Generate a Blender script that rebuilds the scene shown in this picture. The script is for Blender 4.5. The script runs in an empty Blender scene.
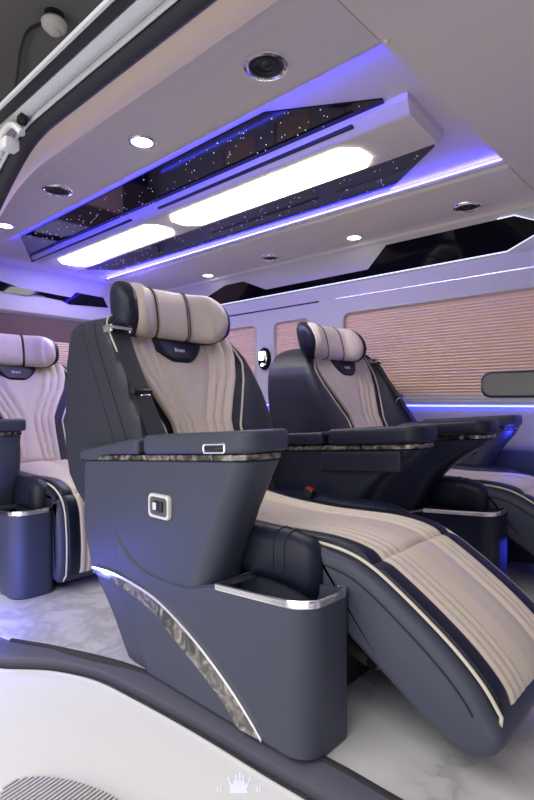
import bpy, bmesh, math, random
from mathutils import Vector, Matrix
random.seed(7)
C = bpy.context.scene.collection
PI = math.pi
# ------------------------------------------------------------------ materials
def new_mat(name):
    m = bpy.data.materials.new(name); m.use_nodes = True
    nt = m.node_tree
    return m, nt, nt.nodes['Principled BSDF']
def simple(name, col, rough=.5, metal=0., spec=.5, bump=0., bscale=400., coat=0., var=0., sheen=0.):
    m, nt, b = new_mat(name)
    b.inputs['Base Color'].default_value = (*col, 1)
    b.inputs['Roughness'].default_value = rough
    b.inputs['Metallic'].default_value = metal
    b.inputs['Specular IOR Level'].default_value = spec
    b.inputs['Coat Weight'].default_value = coat
    b.inputs['Sheen Weight'].default_value = sheen
    tc = nt.nodes.new('ShaderNodeTexCoord')
    nz = nt.nodes.new('ShaderNodeTexNoise'); nz.inputs['Scale'].default_value = bscale
    nt.links.new(tc.outputs['Object'], nz.inputs['Vector'])
    if bump > 0:
        bp = nt.nodes.new('ShaderNodeBump'); bp.inputs['Strength'].default_value = bump
        bp.inputs['Distance'].default_value = .002
        nt.links.new(nz.outputs['Fac'], bp.inputs['Height']); nt.links.new(bp.outputs['Normal'], b.inputs['Normal'])
    v = max(var, .04)
    rp = nt.nodes.new('ShaderNodeValToRGB')
    rp.color_ramp.elements[0].position = .3; rp.color_ramp.elements[1].position = .7
    rp.color_ramp.elements[0].color = (*[c*(1-v) for c in col], 1)
    rp.color_ramp.elements[1].color = (*[min(1, c*(1+v)) for c in col], 1)
    nt.links.new(nz.outputs['Fac'], rp.inputs['Fac']); nt.links.new(rp.outputs['Color'], b.inputs['Base Color'])
    return m
def emit(name, col, s):
    m, nt, b = new_mat(name)
    b.inputs['Base Color'].default_value = (.8, .8, .8, 1)
    b.inputs['Emission Color'].default_value = (*col, 1); b.inputs['Emission Strength'].default_value = s
    return m
def marble():
    m, nt, b = new_mat('marble_floor'); N = nt.nodes; L = nt.links
    tc = N.new('ShaderNodeTexCoord')
    n1 = N.new('ShaderNodeTexNoise'); n1.inputs['Scale'].default_value = 1.6; n1.inputs['Detail'].default_value = 6
    L.new(tc.outputs['Object'], n1.inputs['Vector'])
    mx = N.new('ShaderNodeMixRGB'); mx.inputs['Fac'].default_value = .32
    L.new(tc.outputs['Object'], mx.inputs['Color1']); L.new(n1.outputs['Color'], mx.inputs['Color2'])
    n2 = N.new('ShaderNodeTexNoise'); n2.inputs['Scale'].default_value = 3.2; n2.inputs['Detail'].default_value = 8
    n2.inputs['Roughness'].default_value = .6
    L.new(mx.outputs['Color'], n2.inputs['Vector'])
    s = N.new('ShaderNodeMath'); s.operation = 'SUBTRACT'; s.inputs[1].default_value = .5
    a = N.new('ShaderNodeMath'); a.operation = 'ABSOLUTE'
    L.new(n2.outputs['Fac'], s.inputs[0]); L.new(s.outputs[0], a.inputs[0])
    rp = N.new('ShaderNodeValToRGB')
    rp.color_ramp.elements[0].position = 0.0; rp.color_ramp.elements[0].color = (.50, .49, .50, 1)
    rp.color_ramp.elements[1].position = .045; rp.color_ramp.elements[1].color = (.68, .67, .68, 1)
    e = rp.color_ramp.elements.new(.16); e.color = (.78, .77, .78, 1)
    L.new(a.outputs[0], rp.inputs['Fac']); L.new(rp.outputs['Color'], b.inputs['Base Color'])
    b.inputs['Roughness'].default_value = .22
    return m
def burl():
    m, nt, b = new_mat('burl_trim'); N = nt.nodes; L = nt.links
    tc = N.new('ShaderNodeTexCoord')
    n1 = N.new('ShaderNodeTexNoise'); n1.inputs['Scale'].default_value = 22; n1.inputs['Detail'].default_value = 6
    n1.inputs['Distortion'].default_value = 1.8
    L.new(tc.outputs['Object'], n1.inputs['Vector'])
    rp = N.new('ShaderNodeValToRGB')
    rp.color_ramp.elements[0].position = .38; rp.color_ramp.elements[0].color = (.012, .011, .012, 1)
    rp.color_ramp.elements[1].position = .70; rp.color_ramp.elements[1].color = (.36, .33, .29, 1)
    e = rp.color_ramp.elements.new(.5); e.color = (.10, .09, .08, 1)
    L.new(n1.outputs['Fac'], rp.inputs['Fac']); L.new(rp.outputs['Color'], b.inputs['Base Color'])
    b.inputs['Roughness'].default_value = .12; b.inputs['Coat Weight'].default_value = .6
    return m
M = {
 'grey': simple('slate_leather', (.056, .064, .098), .45, spec=.4, bump=.25, bscale=900),
 'charcoal': simple('charcoal_leather', (.027, .030, .046), .42, spec=.4, bump=.25, bscale=900),
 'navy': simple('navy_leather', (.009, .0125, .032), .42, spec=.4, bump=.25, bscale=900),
 'beige': simple('cream_leather', (.70, .61, .52), .45, bump=.2, bscale=900, var=.05),
 'piping': simple('cream_piping', (.72, .66, .55), .5),
 'seam': simple('dark_seam', (.012, .013, .02), .7),
 'liner': simple('suede_headliner', (.66, .61, .54), .9, bump=.15, bscale=700, sheen=.2),
 'trim_beige': simple('beige_pillar_trim', (.84, .70, .52), .75, bump=.1, bscale=700),
 'wall': simple('mauve_wall_trim', (.55, .53, .52), .6, bump=.1, bscale=700),
 'shade': simple('pleated_fabric', (.82, .62, .46), .85, var=.05),
 'blackglass': simple('black_glass', (.004, .004, .007), .05, spec=.25),
 'chrome': simple('chrome', (.9, .9, .92), .2, metal=1.),
 'alu': simple('painted_metal', (.62, .63, .65), .28, var=.1),
 'blackpl': simple('black_plastic', (.012, .012, .014), .35),
 'rubber': simple('rubber_seal', (.03, .03, .035), .6),
 'whitegloss': simple('white_gloss', (.82, .82, .84), .22, coat=.3),
 'white': simple('white_plastic', (.75, .75, .75), .4),
 'belt': simple('belt_webbing', (.018, .02, .032), .6, bump=.6, bscale=1500),
 'greypl': simple('grey_plastic', (.10, .10, .105), .45),
 'red': simple('red_button', (.5, .02, .02), .4),
 'brown': simple('brown_suede', (.15, .10, .085), .9),
 'dark_ceiling': simple('showroom_ceiling', (.20, .19, .21), .9),
 'ledge': simple('ledge_trim', (.11, .11, .15), .3),
 'ground': simple('showroom_floor', (.6, .59, .58), .3),
 'marble': marble(), 'burl': burl(),
 'lamp': emit('lamp_diffuser', (1., .935, .85), 13.5),
 'down': emit('downlight_lens', (1., .98, .96), 8.),
 'star': emit('fibre_star', (.8, .82, 1.), 1.2),
 'ledblue': emit('blue_led', (.020, .019, 1.), 135.),
 'ledwall': emit('wall_led', (.7, .76, 1.), 1.15),
 'ledbelt': emit('belt_led', (.04, .05, 1.), 17.),
 'crown': emit('crown_light', (.62, .68, 1.), .55),
}
# ------------------------------------------------------------------ mesh helpers
def obj(name, bm, mat, parent=None, angle=40):
    bmesh.ops.recalc_face_normals(bm, faces=bm.faces)
    me = bpy.data.meshes.new(name); bm.to_mesh(me); bm.free()
    me.materials.append(M[mat] if isinstance(mat, str) else mat)
    for p in me.polygons: p.use_smooth = True
    me.set_sharp_from_angle(angle=math.radians(angle))
    o = bpy.data.objects.new(name, me); C.objects.link(o)
    if parent: o.parent = parent
    return o
def tag(o, label, cat, group=None):
    o['label'] = label; o['category'] = cat
    if group: o['group'] = group
    return o
def thing(name, label, cat, loc=(0, 0, 0), group=None):
    o = bpy.data.objects.new(name, None); C.objects.link(o); o.location = loc
    o.empty_display_size = .05
    return tag(o, label, cat, group)
def struct(name, bm, mat, parent=None, angle=40):
    o = obj(name, bm, mat, parent, angle); o['kind'] = 'structure'; return o
def loft(bm, rings, closed=True, caps=(True, True)):
    vs = [[bm.verts.new(p) for p in r] for r in rings]
    n = len(rings[0])
    for a, b in zip(vs, vs[1:]):
        for i in range(n if closed else n-1):
            j = (i+1) % n
            try: bm.faces.new((a[i], a[j], b[j], b[i]))
            except ValueError: pass
    if caps[0]: bm.faces.new(vs[0][::-1])
    if caps[1]: bm.faces.new(vs[-1])
    return vs
def rr(x0, x1, y0, y1, r, n=6):
    """rounded rectangle ring; r = one radius or (x0y0, x1y0, x1y1, x0y1)"""
    if not isinstance(r, (tuple, list)): r = (r,)*4
    out = []
    for (cx, cy, a0, q) in ((x0, y0, PI, 0), (x1, y0, 1.5*PI, 1), (x1, y1, 0, 2), (x0, y1, .5*PI, 3)):
        rad = max(r[q], 1e-4)
        sx = 1 if cx == x0 else -1; sy = 1 if cy == y0 else -1
        for k in range(n+1):
            a = a0 + k/n*PI/2
            out.append((cx+sx*rad+rad*math.cos(a), cy+sy*rad+rad*math.sin(a)))
    return out
def dense(ring, step=.025):
    out = []
    for a, b in zip(ring, ring[1:]+ring[:1]):
        a, b = Vector(a), Vector(b); n = max(1, int((b-a).length/step))
        out += [tuple(a.lerp(b, k/n)) for k in range(n)]
    return out
def pillow(bm, x0, x1, y0, y1, z0, z1, rc, re, f=None, nb=4, bot=True):
    """rounded-corner block with rounded top and bottom edges"""
    if not isinstance(rc, (tuple, list)): rc = (rc,)*4
    rows = []; sides_ = None
    if f: 
        b0 = rr(x0, x1, y0, y1, rc); n_ = len(b0)
        sides_ = [max(1, int((Vector(b0[(i+1) % n_])-Vector(b0[i])).length/.03)) for i in range(n_)]
    def more(ring):
        if not sides_: return ring
        out = []
        for i, a in enumerate(ring):
            b = ring[(i+1) % len(ring)]
            out += [(lerp(a[0], b[0], k/sides_[i]), lerp(a[1], b[1], k/sides_[i])) for k in range(sides_[i])]
        return out
    lo = [(z0+re*(1-math.cos(a)), re*(1-math.sin(a))) for a in [k/nb*PI/2 for k in range(nb+1)]] if bot else [(z0, 0)]
    hi = [(z1-re*(1-math.cos(a)), re*(1-math.sin(a))) for a in [PI/2-k/nb*PI/2 for k in range(nb+1)]]
    for z, i in lo+hi:
        ring = rr(x0+i, x1-i, y0+i, y1-i, [max(r-i, .0015) for r in rc])
        rows.append([f(x, y, z) if f else (x, y, z) for x, y in more(ring)])
    loft(bm, rows)
def box(bm, x0, x1, y0, y1, z0, z1, bev=0.):
    g = bmesh.ops.create_cube(bm, size=1.)
    for v in g['verts']:
        v.co = Vector(((x0+x1)/2+v.co.x*(x1-x0), (y0+y1)/2+v.co.y*(y1-y0), (z0+z1)/2+v.co.z*(z1-z0)))
    if bev > 0:
        es = list({e for v in g['verts'] for e in v.link_edges})
        bmesh.ops.bevel(bm, geom=es, offset=bev, segments=3, affect='EDGES', profile=.5)
def cat(pts, n, closed=False):
    """catmull-rom through pts, n evenly spaced samples"""
    P = [Vector(p) for p in pts]; m = len(P); S = []
    segs = m if closed else m-1
    for i in range(segs):
        if closed: p0, p1, p2, p3 = P[i-1], P[i], P[(i+1) % m], P[(i+2) % m]
        else:
            p1, p2 = P[i], P[i+1]
            p0 = P[i-1] if i else p1*2-p2
            p3 = P[i+2] if i+2 < m else p2*2-p1
        for k in range(16):
            t = k/16
            S.append(.5*((2*p1)+(p2-p0)*t+(2*p0-5*p1+4*p2-p3)*t*t+(3*p1-p0-3*p2+p3)*t**3))
    S.append(P[0].copy() if closed else P[-1].copy())
    L = [0.]
    for a, b in zip(S, S[1:]): L.append(L[-1]+(b-a).length)
    out = []; j = 0
    cnt = n if closed else n-1
    for k in range(n):
        d = L[-1]*k/cnt
        while j < len(L)-2 and L[j+1] < d: j += 1
        t = (d-L[j])/max(L[j+1]-L[j], 1e-9)
        out.append(S[j].lerp(S[j+1], t))
    return out
def tube(bm, path, r, sides=8, closed=False, flat=None):
    """round tube along 3D path; flat=(up, ratio) squashes it"""
    P = [Vector(p) for p in path]; n = len(P); rings = []
    prev = None
    for i, p in enumerate(P):
        if closed: t = P[(i+1) % n]-P[i-1]
        else: t = P[min(i+1, n-1)]-P[max(i-1, 0)]
        t.normalize()
        if prev is None:
            a = Vector((0, 0, 1)) if abs(t.z) < .9 else Vector((1, 0, 0))
            u = t.cross(a).normalized()
        else:
            u = (prev-t*prev.dot(t)).normalized()
        prev = u; w = t.cross(u)
        rr_ = r[i] if isinstance(r, (list, tuple)) else r
        rings.append([p+(u*math.cos(2*PI*k/sides)+w*math.sin(2*PI*k/sides))*rr_ for k in range(sides)])
    if closed: rings.append(rings[0])
    if closed:
        vs = [[bm.verts.new(q) for q in rg] for rg in rings[:-1]]
        for i in range(n):
            a, b = vs[i], vs[(i+1) % n]
            for k in range(sides):
                j = (k+1) % sides
                bm.faces.new((a[k], a[j], b[j], b[k]))
    else: loft(bm, rings)
def ribbon(bm, path, side, w, th):
    """flat strap of width w along path; side = direction(s) of its width"""
    P = [Vector(p) for p in path]; n = len(P); rings = []
    for i, p in enumerate(P):
        t = (P[min(i+1, n-1)]-P[max(i-1, 0)]).normalized()
        s = Vector(side[i] if isinstance(side, list) else side)
        s = (s-t*s.dot(t)).normalized(); u = t.cross(s)
        h = w/2
        rings.append([p+s*h+u*th/2, p-s*h+u*th/2, p-s*h-u*th/2, p+s*h-u*th/2])
    loft(bm, rings)
def prism(bm, poly, f0, f1):
    """poly in 2D; f0/f1 map (a,b) to the two end faces"""
    loft(bm, [[f0(a, b) for a, b in poly], [f1(a, b) for a, b in poly]])
def lathe(bm, prof, n=32, M4=None):
    rings = []
    for r, z in prof:
        rings.append([Vector((max(r, 1e-4)*math.cos(2*PI*k/n), max(r, 1e-4)*math.sin(2*PI*k/n), z)) for k in range(n)])
    if M4: rings = [[M4 @ p for p in rg] for rg in rings]
    loft(bm, rings)
def panel(bm, front, back):
    """closed sheet from matching front/back grids"""
    nu, nv = len(front), len(front[0])
    F = [[bm.verts.new(p) for p in r] for r in front]; B = [[bm.verts.new(p) for p in r] for r in back]
    for i in range(nu-1):
        for j in range(nv-1):
            bm.faces.new((F[i][j], F[i+1][j], F[i+1][j+1], F[i][j+1]))
            bm.faces.new((B[i][j], B[i][j+1], B[i+1][j+1], B[i+1][j]))
    for j in range(nv-1):
        bm.faces.new((F[0][j], F[0][j+1], B[0][j+1], B[0][j])); bm.faces.new((F[-1][j+1], F[-1][j], B[-1][j], B[-1][j+1]))
    for i in range(nu-1):
        bm.faces.new((F[i+1][0], F[i][0], B[i][0], B[i+1][0])); bm.faces.new((F[i][-1], F[i+1][-1], B[i+1][-1], B[i][-1]))
def lerp(a, b, t): return a+(b-a)*t
def interp(tab, x):
    """piecewise-linear over rows (x, v1, v2..)"""
    if x <= tab[0][0]: return tab[0][1:]
    for a, b in zip(tab, tab[1:]):
        if x <= b[0]:
            t = (x-a[0])/(b[0]-a[0]); t2 = t
            return tuple(lerp(p, q, t2) for p, q in zip(a[1:], b[1:]))
    return tab[-1][1:]
def BM(): return bmesh.new()
# ------------------------------------------------------------------ the reclining lounge seat
OX, OY = -1.2, 1.225                     # reference seat origin in the cabin
class Seat:
    """m=+1: belt and outer console towards the sliding door; m=-1 mirrored.
    legs: 'out' raised calf rest, 'down' folded."""
    def __init__(s, name, label, loc, m, legs, lid_back=0., lean=0., squat=1.):
        s.m = m; s.legs = legs; s.lid_back = lid_back; s.lean = lean; s.squat = squat
        s.root = thing(name, label, 'seat', loc, 'reclining lounge seats')
        s.build()
    def T(s, p):                          # reference cabin point -> local
        return Vector((p[0]-OX, (p[1]-OY)*s.m, p[2]))
    def put(s, name, bm, mat, parent=None, angle=40):
        if name.split('_')[0] in ('backrest', 'back', 'yoke', 'badge', 'headrest', 'belt', 'guide', 'tongue', 'opening'):
            for v in bm.verts:
                h = max(0, v.co.z-.45); v.co.x -= s.lean*h/.6; v.co.z -= h*(1-s.squat)
        for v in bm.verts: v.co = s.T(v.co)
        return obj(name, bm, mat, parent or s.root, angle)
    # ---- consoles
    def console(s, inner):
        cy = OY
        def mir(y): return 2*cy-y if inner else y
        K = .977
        def kx(x): return x*K
        def kz(z): return .75-(.75-z)*K
        Y0, Y1 = .84, .99
        part = 'inner_console' if inner else 'outer_console'
        lowtab = [(0., -1.345, -.672), (.02, -1.36, -.668), (.11, -1.432, -.666), (.20, -1.525, -.668), (.262, -1.572, -.672), (.305, -1.592, -.674), (.36, -1.606, -.68), (.6, -1.61, -.68)]
        uptab = [(.24, -1.56, -.985), (.30, -1.588, -.978), (.36, -1.602, -.955), (.42, -1.605, -.932), (.49, -1.605, -.900), (.55, -1.604, -.866), (.60, -1.60, -.838)]
        crest = [(-1.61, .56), (-1.50, .50), (-1.42, .40), (-1.38, .345), (-1.33, .305), (-1.26, .283), (-1.15, .276), (-1.04, .283), (-.97, .306), (-.93, .314), (-.68, .330)]
        ext = (.10 if inner else 0.)-s.lid_back
        def shear(x, y, z):
            w = max(0, min(1, (z-.33)/.25))
            return (x, mir(y), z+w*(.07*(x+1.15)-(.022 if inner else .008)))
        bm = BM()
        # lower shell with a flowing upper edge and a pit for the tray
        rings = []
        def low(sf, ins):
            out = []
            for x, y in LR[ins]:
                z = sf*interp(crest, x)[0]
                w = max(0., min(1., (-1.15-x)/.40))
                yy = y+.008*max(0., min(1., (-1.37-x)/.07)) if y < .9 else y
                out.append((x+(interp(lowtab, z)[0]+1.61)*w, mir(yy), z))
            return out
        LR = {}
        for ins in (0., .006, .016, .02):
            r4 = [max(r-ins, .003) for r in (.03, .06, .045, .03)]
            base = rr(-1.61, -.66, Y0, Y1+.008, (.03, .06, .03, .03), 8); base = dense(base)
            cx_, cy_ = -1.14, (Y0+Y1)/2
            LR[ins] = [(cx_+(x-cx_)*(1-ins/.47), cy_+(y-cy_)*(1-ins/.075)) for x, y in base]
        rings.append(low(0., .006))
        for k in range(0, 17): rings.append(low(.02+.96*k/16, 0.))
        rings.append(low(1.0, .006)); rings.append(low(.995, .016)); rings.append(low(.78, .02))
        loft(bm, rings)
        # upper body, waisted at the front
        rings = []
        for z in (.236, .27, .30, .335, .37, .40, .437, .475, .513, .545, .575, .597):
            xr, xf = interp(uptab, z); xf += ext*max(0, min(1, (z-.38)/.2))**2
            rings.append([shear(x, y, z) for x, y in rr(xr+.004, xf, Y0+.005, Y1-.004, (.03, .055, .05, .03), 8)])
        xr, xf = interp(uptab, .6); xf += ext
        rings.append([shear(x, y, .603) for x, y in rr(xr+.008, xf-.008, Y0+.014, Y1-.012, (.03, .045, .045, .03), 8)])
        loft(bm, rings)
        skin = 'navy' if inner else 'grey'  # same leather on both; inner consoles' shade is put into the darker colour
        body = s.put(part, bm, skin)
        # burl strip below the lid
        bm = BM()
        rings = [[shear(x, y, z) for x, y in rr(-1.606+i, -.833+ext-i, Y0+.005+i, Y1-.003-i, (.035, .05, .05, .03), 8)] for z, i in ((.601, .003), (.603, 0), (.615, 0), (.617, .003))]
        loft(bm, rings); s.put('burl_strip', bm, 'burl', body)
        # two lid pads
        seam = -1.075 if inner else -1.262
        for nm, a, b in (('rear_armrest_pad', -1.618, seam-.006), ('front_armrest_pad', seam+.006, -.825+ext)):
            bm = BM()
            front = nm.startswith('front')
            def lid(x, y, z):
                z2 = z
                if not front: z2 = z-max(0, (-1.30-x))*.10*(z > .63)
                return shear(x, y, z2)
            pillow(bm, a, b, Y0-.004, Y1+.012, .618, .672 if front else .664, (.03, .05, .05, .03) if front else (.035, .012, .012, .035), .014, lid)
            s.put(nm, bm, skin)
        # latch on the front pad
        if True:
            bm = BM(); x0 = -.98; zz = .633
            yy = Y0-.0045
            fr = [(x0, yy, zz-.009), (x0+.074, yy, zz-.009), (x0+.074, yy, zz+.009), (x0+.004, yy, zz+.007)]
            tube(bm, [shear(x, yy, z) for x, z in rr(x0, x0+.074, zz-.010, zz+.010, .004)], .0035, 8, True)
            lt = s.put('lid_latch', bm, 'chrome')
            bm = BM(); box(bm, x0+.008, x0+.072, yy-.003, yy+.004, zz-.004, zz+.004, .001)
            for v in bm.verts: v.co = Vector(shear(*v.co))
            s.put('latch_grip', bm, 'blackpl', lt)
        # chrome rim of the foot-well tray
        bm = BM()
        ring = [(x, mir(y), interp(crest, x)[0]+.001) for x, y in rr(-.945, -.663, Y0+.002, Y1+.004, (.004, .058, .03, .004), 10)]
        keep = [p for p in ring if p[0] > -.9415]
        k0 = max(range(len(keep)), key=lambda i: (Vector(keep[i])-Vector(keep[i-1])).length)
        keep = keep[k0:]+keep[:k0]
        for dz in (0, -.003, -.006, -.009):
            tube(bm, [(p[0], p[1], p[2]+dz) for p in keep], .0045, 8)
        rim = s.put('tray_rim', bm, 'chrome')
        bm = BM(); box(bm, -.915, -.70, mir(Y0+.07) - .004, mir(Y0+.07)+.004, .262, .29, .002)
        s.put('tray_divider', bm, 'blackpl', rim)
        # curved burl sweep with a chrome edge on the shell
        top = [(-1.515, .232), (-1.41, .238), (-1.302, .234), (-1.182, .217), (-1.075, .181), (-.977, .136), (-.888, .084), (-.823, .037), (-.788, .007)]
        bot = [(-1.515, .218), (-1.36, .211), (-1.205, .183), (-1.10, .135), (-1.0, .090), (-.912, .043), (-.868, .007), (-.862, .005), (-.858, .004)]
        T_ = cat([(a, b, 0) for a, b in top], 48); B_ = cat([(a, b, 0) for a, b in bot], 48)
        bm = BM()
        loft(bm, [[(a.x, mir(Y0-.004), a.y), (b.x, mir(Y0-.004), b.y), (b.x, mir(Y0+.01), b.y), (a.x, mir(Y0+.01), a.y)] for a, b in zip(T_, B_)])
        sw = s.put('burl_sweep', bm, 'burl', body)
        bm = BM(); loft(bm, [[(a.x, mir(Y0-.006), a.y-.0015), (a.x+.001, mir(Y0-.006), a.y+.0065), (a.x+.001, mir(Y0+.01), a.y+.0065), (a.x, mir(Y0+.01), a.y-.0015)] for a in T_])
        s.put('chrome_edge', bm, 'chrome', body)
        if not inner:
            bm = BM()
            def sq(i, d, y): return [(x, y, z) for x, z in rr(-1.214+i, -1.122-i, .437+i, .502-i, .012)]
            loft(bm, [sq(0, 0, Y0+.012), sq(0, 0, Y0-.002), sq(.002, 0, Y0-.005), sq(.007, 0, Y0-.005), sq(.008, 0, Y0-.0015)], caps=(True, True))
            sf = s.put('switch_frame', bm, 'white')
            bm = BM(); loft(bm, [sq(.0085, 0, Y0+.0), sq(.0085, 0, Y0-.003)])
            s.put('switch_plate', bm, 'greypl', sf)
            bm = BM(); box(bm, -1.188, -1.148, Y0-.008, Y0, .456, .484, .002); s.put('switch_rocker', bm, 'blackpl', sf)
            bm = BM(); box(bm, -1.187, -1.172, Y0-.0095, Y0-.006, .460, .480, .001); s.put('switch_key', bm, 'white', sf)
        else:
            bm = BM(); yi = mir(Y1)
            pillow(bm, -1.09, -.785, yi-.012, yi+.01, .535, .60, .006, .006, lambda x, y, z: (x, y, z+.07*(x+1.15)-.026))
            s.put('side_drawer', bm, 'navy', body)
    # ---- cushion and calf rest
    def base_path(s):
        if s.legs == 'out':
            return [(-1.40, .44), (-1.30, .425), (-1.15, .408), (-.98, .402), (-.87, .405), (-.76, .408), (-.68, .400), (-.62, .380), (-.555, .343), (-.476, .290), (-.42, .247), (-.375, .203), (-.345, .160)]
        return [(-1.40, .44), (-1.30, .425), (-1.15, .412), (-.98, .410), (-.87, .414), (-.78, .412), (-.71, .398), (-.655, .368), (-.622, .32), (-.61, .25), (-.605, .18), (-.607, .12), (-.612, .07)]
    def build(s):
        yl, yh = .99, 1.46; yc = OY
        pts = cat([(x, 0, z) for x, z in s.base_path()], 121)
        tang = []
        for i in range(121):
            t = pts[min(i+1, 120)]-pts[max(i-1, 0)]; t.normalize(); tang.append(t)
        nor = [Vector((-t.z, 0, t.x)) for t in tang]
        xs = -.625 if s.legs == 'out' else -.66
        isplit = min(range(121), key=lambda i: abs(pts[i].x-xs) + (0 if pts[i].z > .3 else 9))
        def slab(bm, poly, ya, yb, r):
            n = len(poly); cen = Vector((sum(p.x for p in poly)/n, 0, sum(p.z for p in poly)/n))
            nn = []
            area = sum(poly[i].x*poly[(i+1) % n].z-poly[(i+1) % n].x*poly[i].z for i in range(n))
            sg = 1 if area > 0 else -1
            for i in range(n):
                t = (poly[(i+1) % n]-poly[i-1]).normalized(); nn.append(Vector((-t.z, 0, t.x))*sg)
            rows = []
            seq = [(r*(1-math.sin(a)), r*(1-math.cos(a))) for a in [k/5*PI/2 for k in range(6)]]
            for ins, dy in seq: rows.append([(p.x+q.x*ins, ya+dy, p.z+q.z*ins) for p, q in zip(poly, nn)])
            for ins, dy in seq[::-1]: rows.append([(p.x+q.x*ins, yb-dy, p.z+q.z*ins) for p, q in zip(poly, nn)])
            loft(bm, rows)
        # seat base
        bm = BM(); pillow(bm, -1.34, -.78, 1.04, 1.41, .0, .26, .03, .01); s.put('pedestal', bm, 'blackpl')
        for y in (1.08, 1.34):
            bm = BM(); box(bm, -1.36, -.80, y, y+.035, -.0, .028, .004); s.put('floor_rail', bm, 'blackpl')
        # cushion body
        ic = min(range(121), key=lambda i: abs(pts[i].x+.785)) if s.legs == 'out' else isplit
        top = [p-nor[i]*.006 for i, p in enumerate(pts[:ic])]
        e = top[-1]; poly = top+[Vector((e.x-.012, 0, e.z-.11)), Vector((e.x-.04, 0, .235)), Vector((-1.0, 0, .225)), Vector((-1.38, 0, .225)), Vector((-1.42, 0, .30))]
        poly = cat(poly[::1], 160, True)
        bm = BM(); slab(bm, poly, yl+.004, yh-.004, .018); s.put('cushion', bm, 'navy')
        # calf rest body
        i1 = min(range(121), key=lambda i: abs(pts[i].x+.76)) if s.legs == 'out' else isplit+1
        ps = pts[i1:]; ns = nor[i1:]
        top = [p-n*.006 for p, n in zip(ps, ns)]
        e, n_, t_ = top[-1], ns[-1], tang[-1]
        if s.legs == 'out':
            tail = [Vector((-.333, 0, .128)), Vector((-.345, 0, .098)), Vector((-.372, 0, .078)), Vector((-.41, 0, .072)), Vector((-.455, 0, .088)), Vector((-.52, 0, .125)), Vector((-.60, 0, .175)), Vector((-.68, 0, .225)), Vector((-.735, 0, .262)), Vector((-.765, 0, .30)), Vector((-.772, 0, .35))]
        else:
            tail = [e+t_*.03-n_*.012, e+t_*.035-n_*.05, e+t_*.01-n_*.10, Vector((-.715, 0, .12)), Vector((-.72, 0, .20)), Vector((-.725, 0, .28)), Vector((top[0].x-.01, 0, top[0].z-.05))]
        poly = cat(top[::4]+tail, 200, True)
        bm = BM(); slab(bm, poly, yl, yh, .022); calf = s.put('calf_rest', bm, 'grey')
        # navy border over the calf rest and cushion, cream fluted panel, piping
        def strip(i0, i1, ya, yb, h, wrap=False):
            F, B = [], []
            idx = list(range(i0, i1))
            for i in idx:
                ew = min(1, (i-i0+.3)/3, (i1-i-.7)/3); ew = math.sqrt(max(.02, ew))
                row, rb = [], []
                for k in range(9):
                    v = k/8; y = lerp(ya, yb, v); c = math.sqrt(max(.0, 1-(2*v-1)**4))
                    row.append(pts[i]+Vector((0, y, 0))+nor[i]*(h*c*ew)); rb.append(pts[i]+Vector((0, y, 0))-nor[i]*.012)
                F.append(row); B.append(rb)
            bm = BM(); panel(bm, F, B); return bm
        last = 121
        for (ya, yb) in ((1.018, 1.075), (1.375, 1.432)):
            s.put('navy_border', strip(isplit, last, ya, yb, .012), 'navy', calf)
            s.put('cushion_border', strip(8, isplit+1, ya, yb, .016), 'navy')
        def fluted(i0, i1, ya, yb, h):
            NV = 72; F, B = [], []
            for i in range(i0, i1):
                ew = min(1, (i-i0+.6)/2, (i1-i-.4)/2); ew = math.sqrt(max(.02, ew))
                row, rb = [], []
                for k in range(NV+1):
                    y = lerp(ya, yb, k/NV); a = min(y-ya, yb-y)
                    w = .027
                    if a < 3*w: d = .0095*math.sqrt(max(0, 1-(2*((a/w) % 1)-1)**2))-.003
                    else:
                        q = (a-3*w)/(((yb-ya)/2)-3*w); d = -.003+.0115*min(1, math.sqrt(min(1, q*1.6)))
                    row.append(pts[i]+Vector((0, y, 0))+nor[i]*((h+d)*ew)); rb.append(pts[i]+Vector((0, y, 0))-nor[i]*.01)
                F.append(row); B.append(rb)
            bm = BM(); panel(bm, F, B); return bm
        s.put('calf_panel', fluted(isplit, last, 1.07, 1.38, .008), 'beige', calf, 60)
        s.put('cushion_panel', fluted(6, isplit+1, 1.07, 1.38, .010), 'beige', None, 60)
        for y in (1.016, 1.434):
            bm = BM(); tube(bm, [pts[i]+Vector((0, y, 0))+nor[i]*.003 for i in range(isplit, last)]+[e+t_*.03-n_*.015+Vector((0, y, 0))], .0038, 8)
            s.put('calf_piping', bm, 'piping', calf)
            i0 = min(range(121), key=lambda i: abs(pts[i].x+.92))
            bm = BM(); tube(bm, [pts[i]+Vector((0, y, 0))+nor[i]*.003 for i in range(i0, isplit+1)], .0038, 8)
            s.put('cushion_piping', bm, 'piping')
        # dark seam along both flanks of the calf rest
        for y in (yl-.0005, yh+.0005):
            bm = BM(); tube(bm, [pts[i]-nor[i]*.036+Vector((0, y, 0)) for i in range(i1+4, 119)], .0022, 6)
            s.put('flank_seam', bm, 'seam', calf)
        # rounded knee bolsters in front of the consoles
        for y0, y1 in ((.955, 1.035), (1.415, 1.495)):
            bm = BM()
            def kb(x, y, z):
                u = max(0, (x+.90)/.16); return (x, y, z-.03*u*u*u)
            pillow(bm, -1.30, -.735, y0, y1, .300, .437, .039, .0385, kb, 8); o_ = s.put('side_bolster', bm, 'navy')
            for xx in (-.86, -.825):
                bm = BM()
                rg = [(xx, y, z) for y, z in rr(y0-.0005, y1+.0005, .2995, .4375, .0385, 10)]
                tube(bm, [kb(*q) for q in rg], .0016, 6, True)
                s.put('bolster_seam', bm, 'seam', o_)
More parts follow.
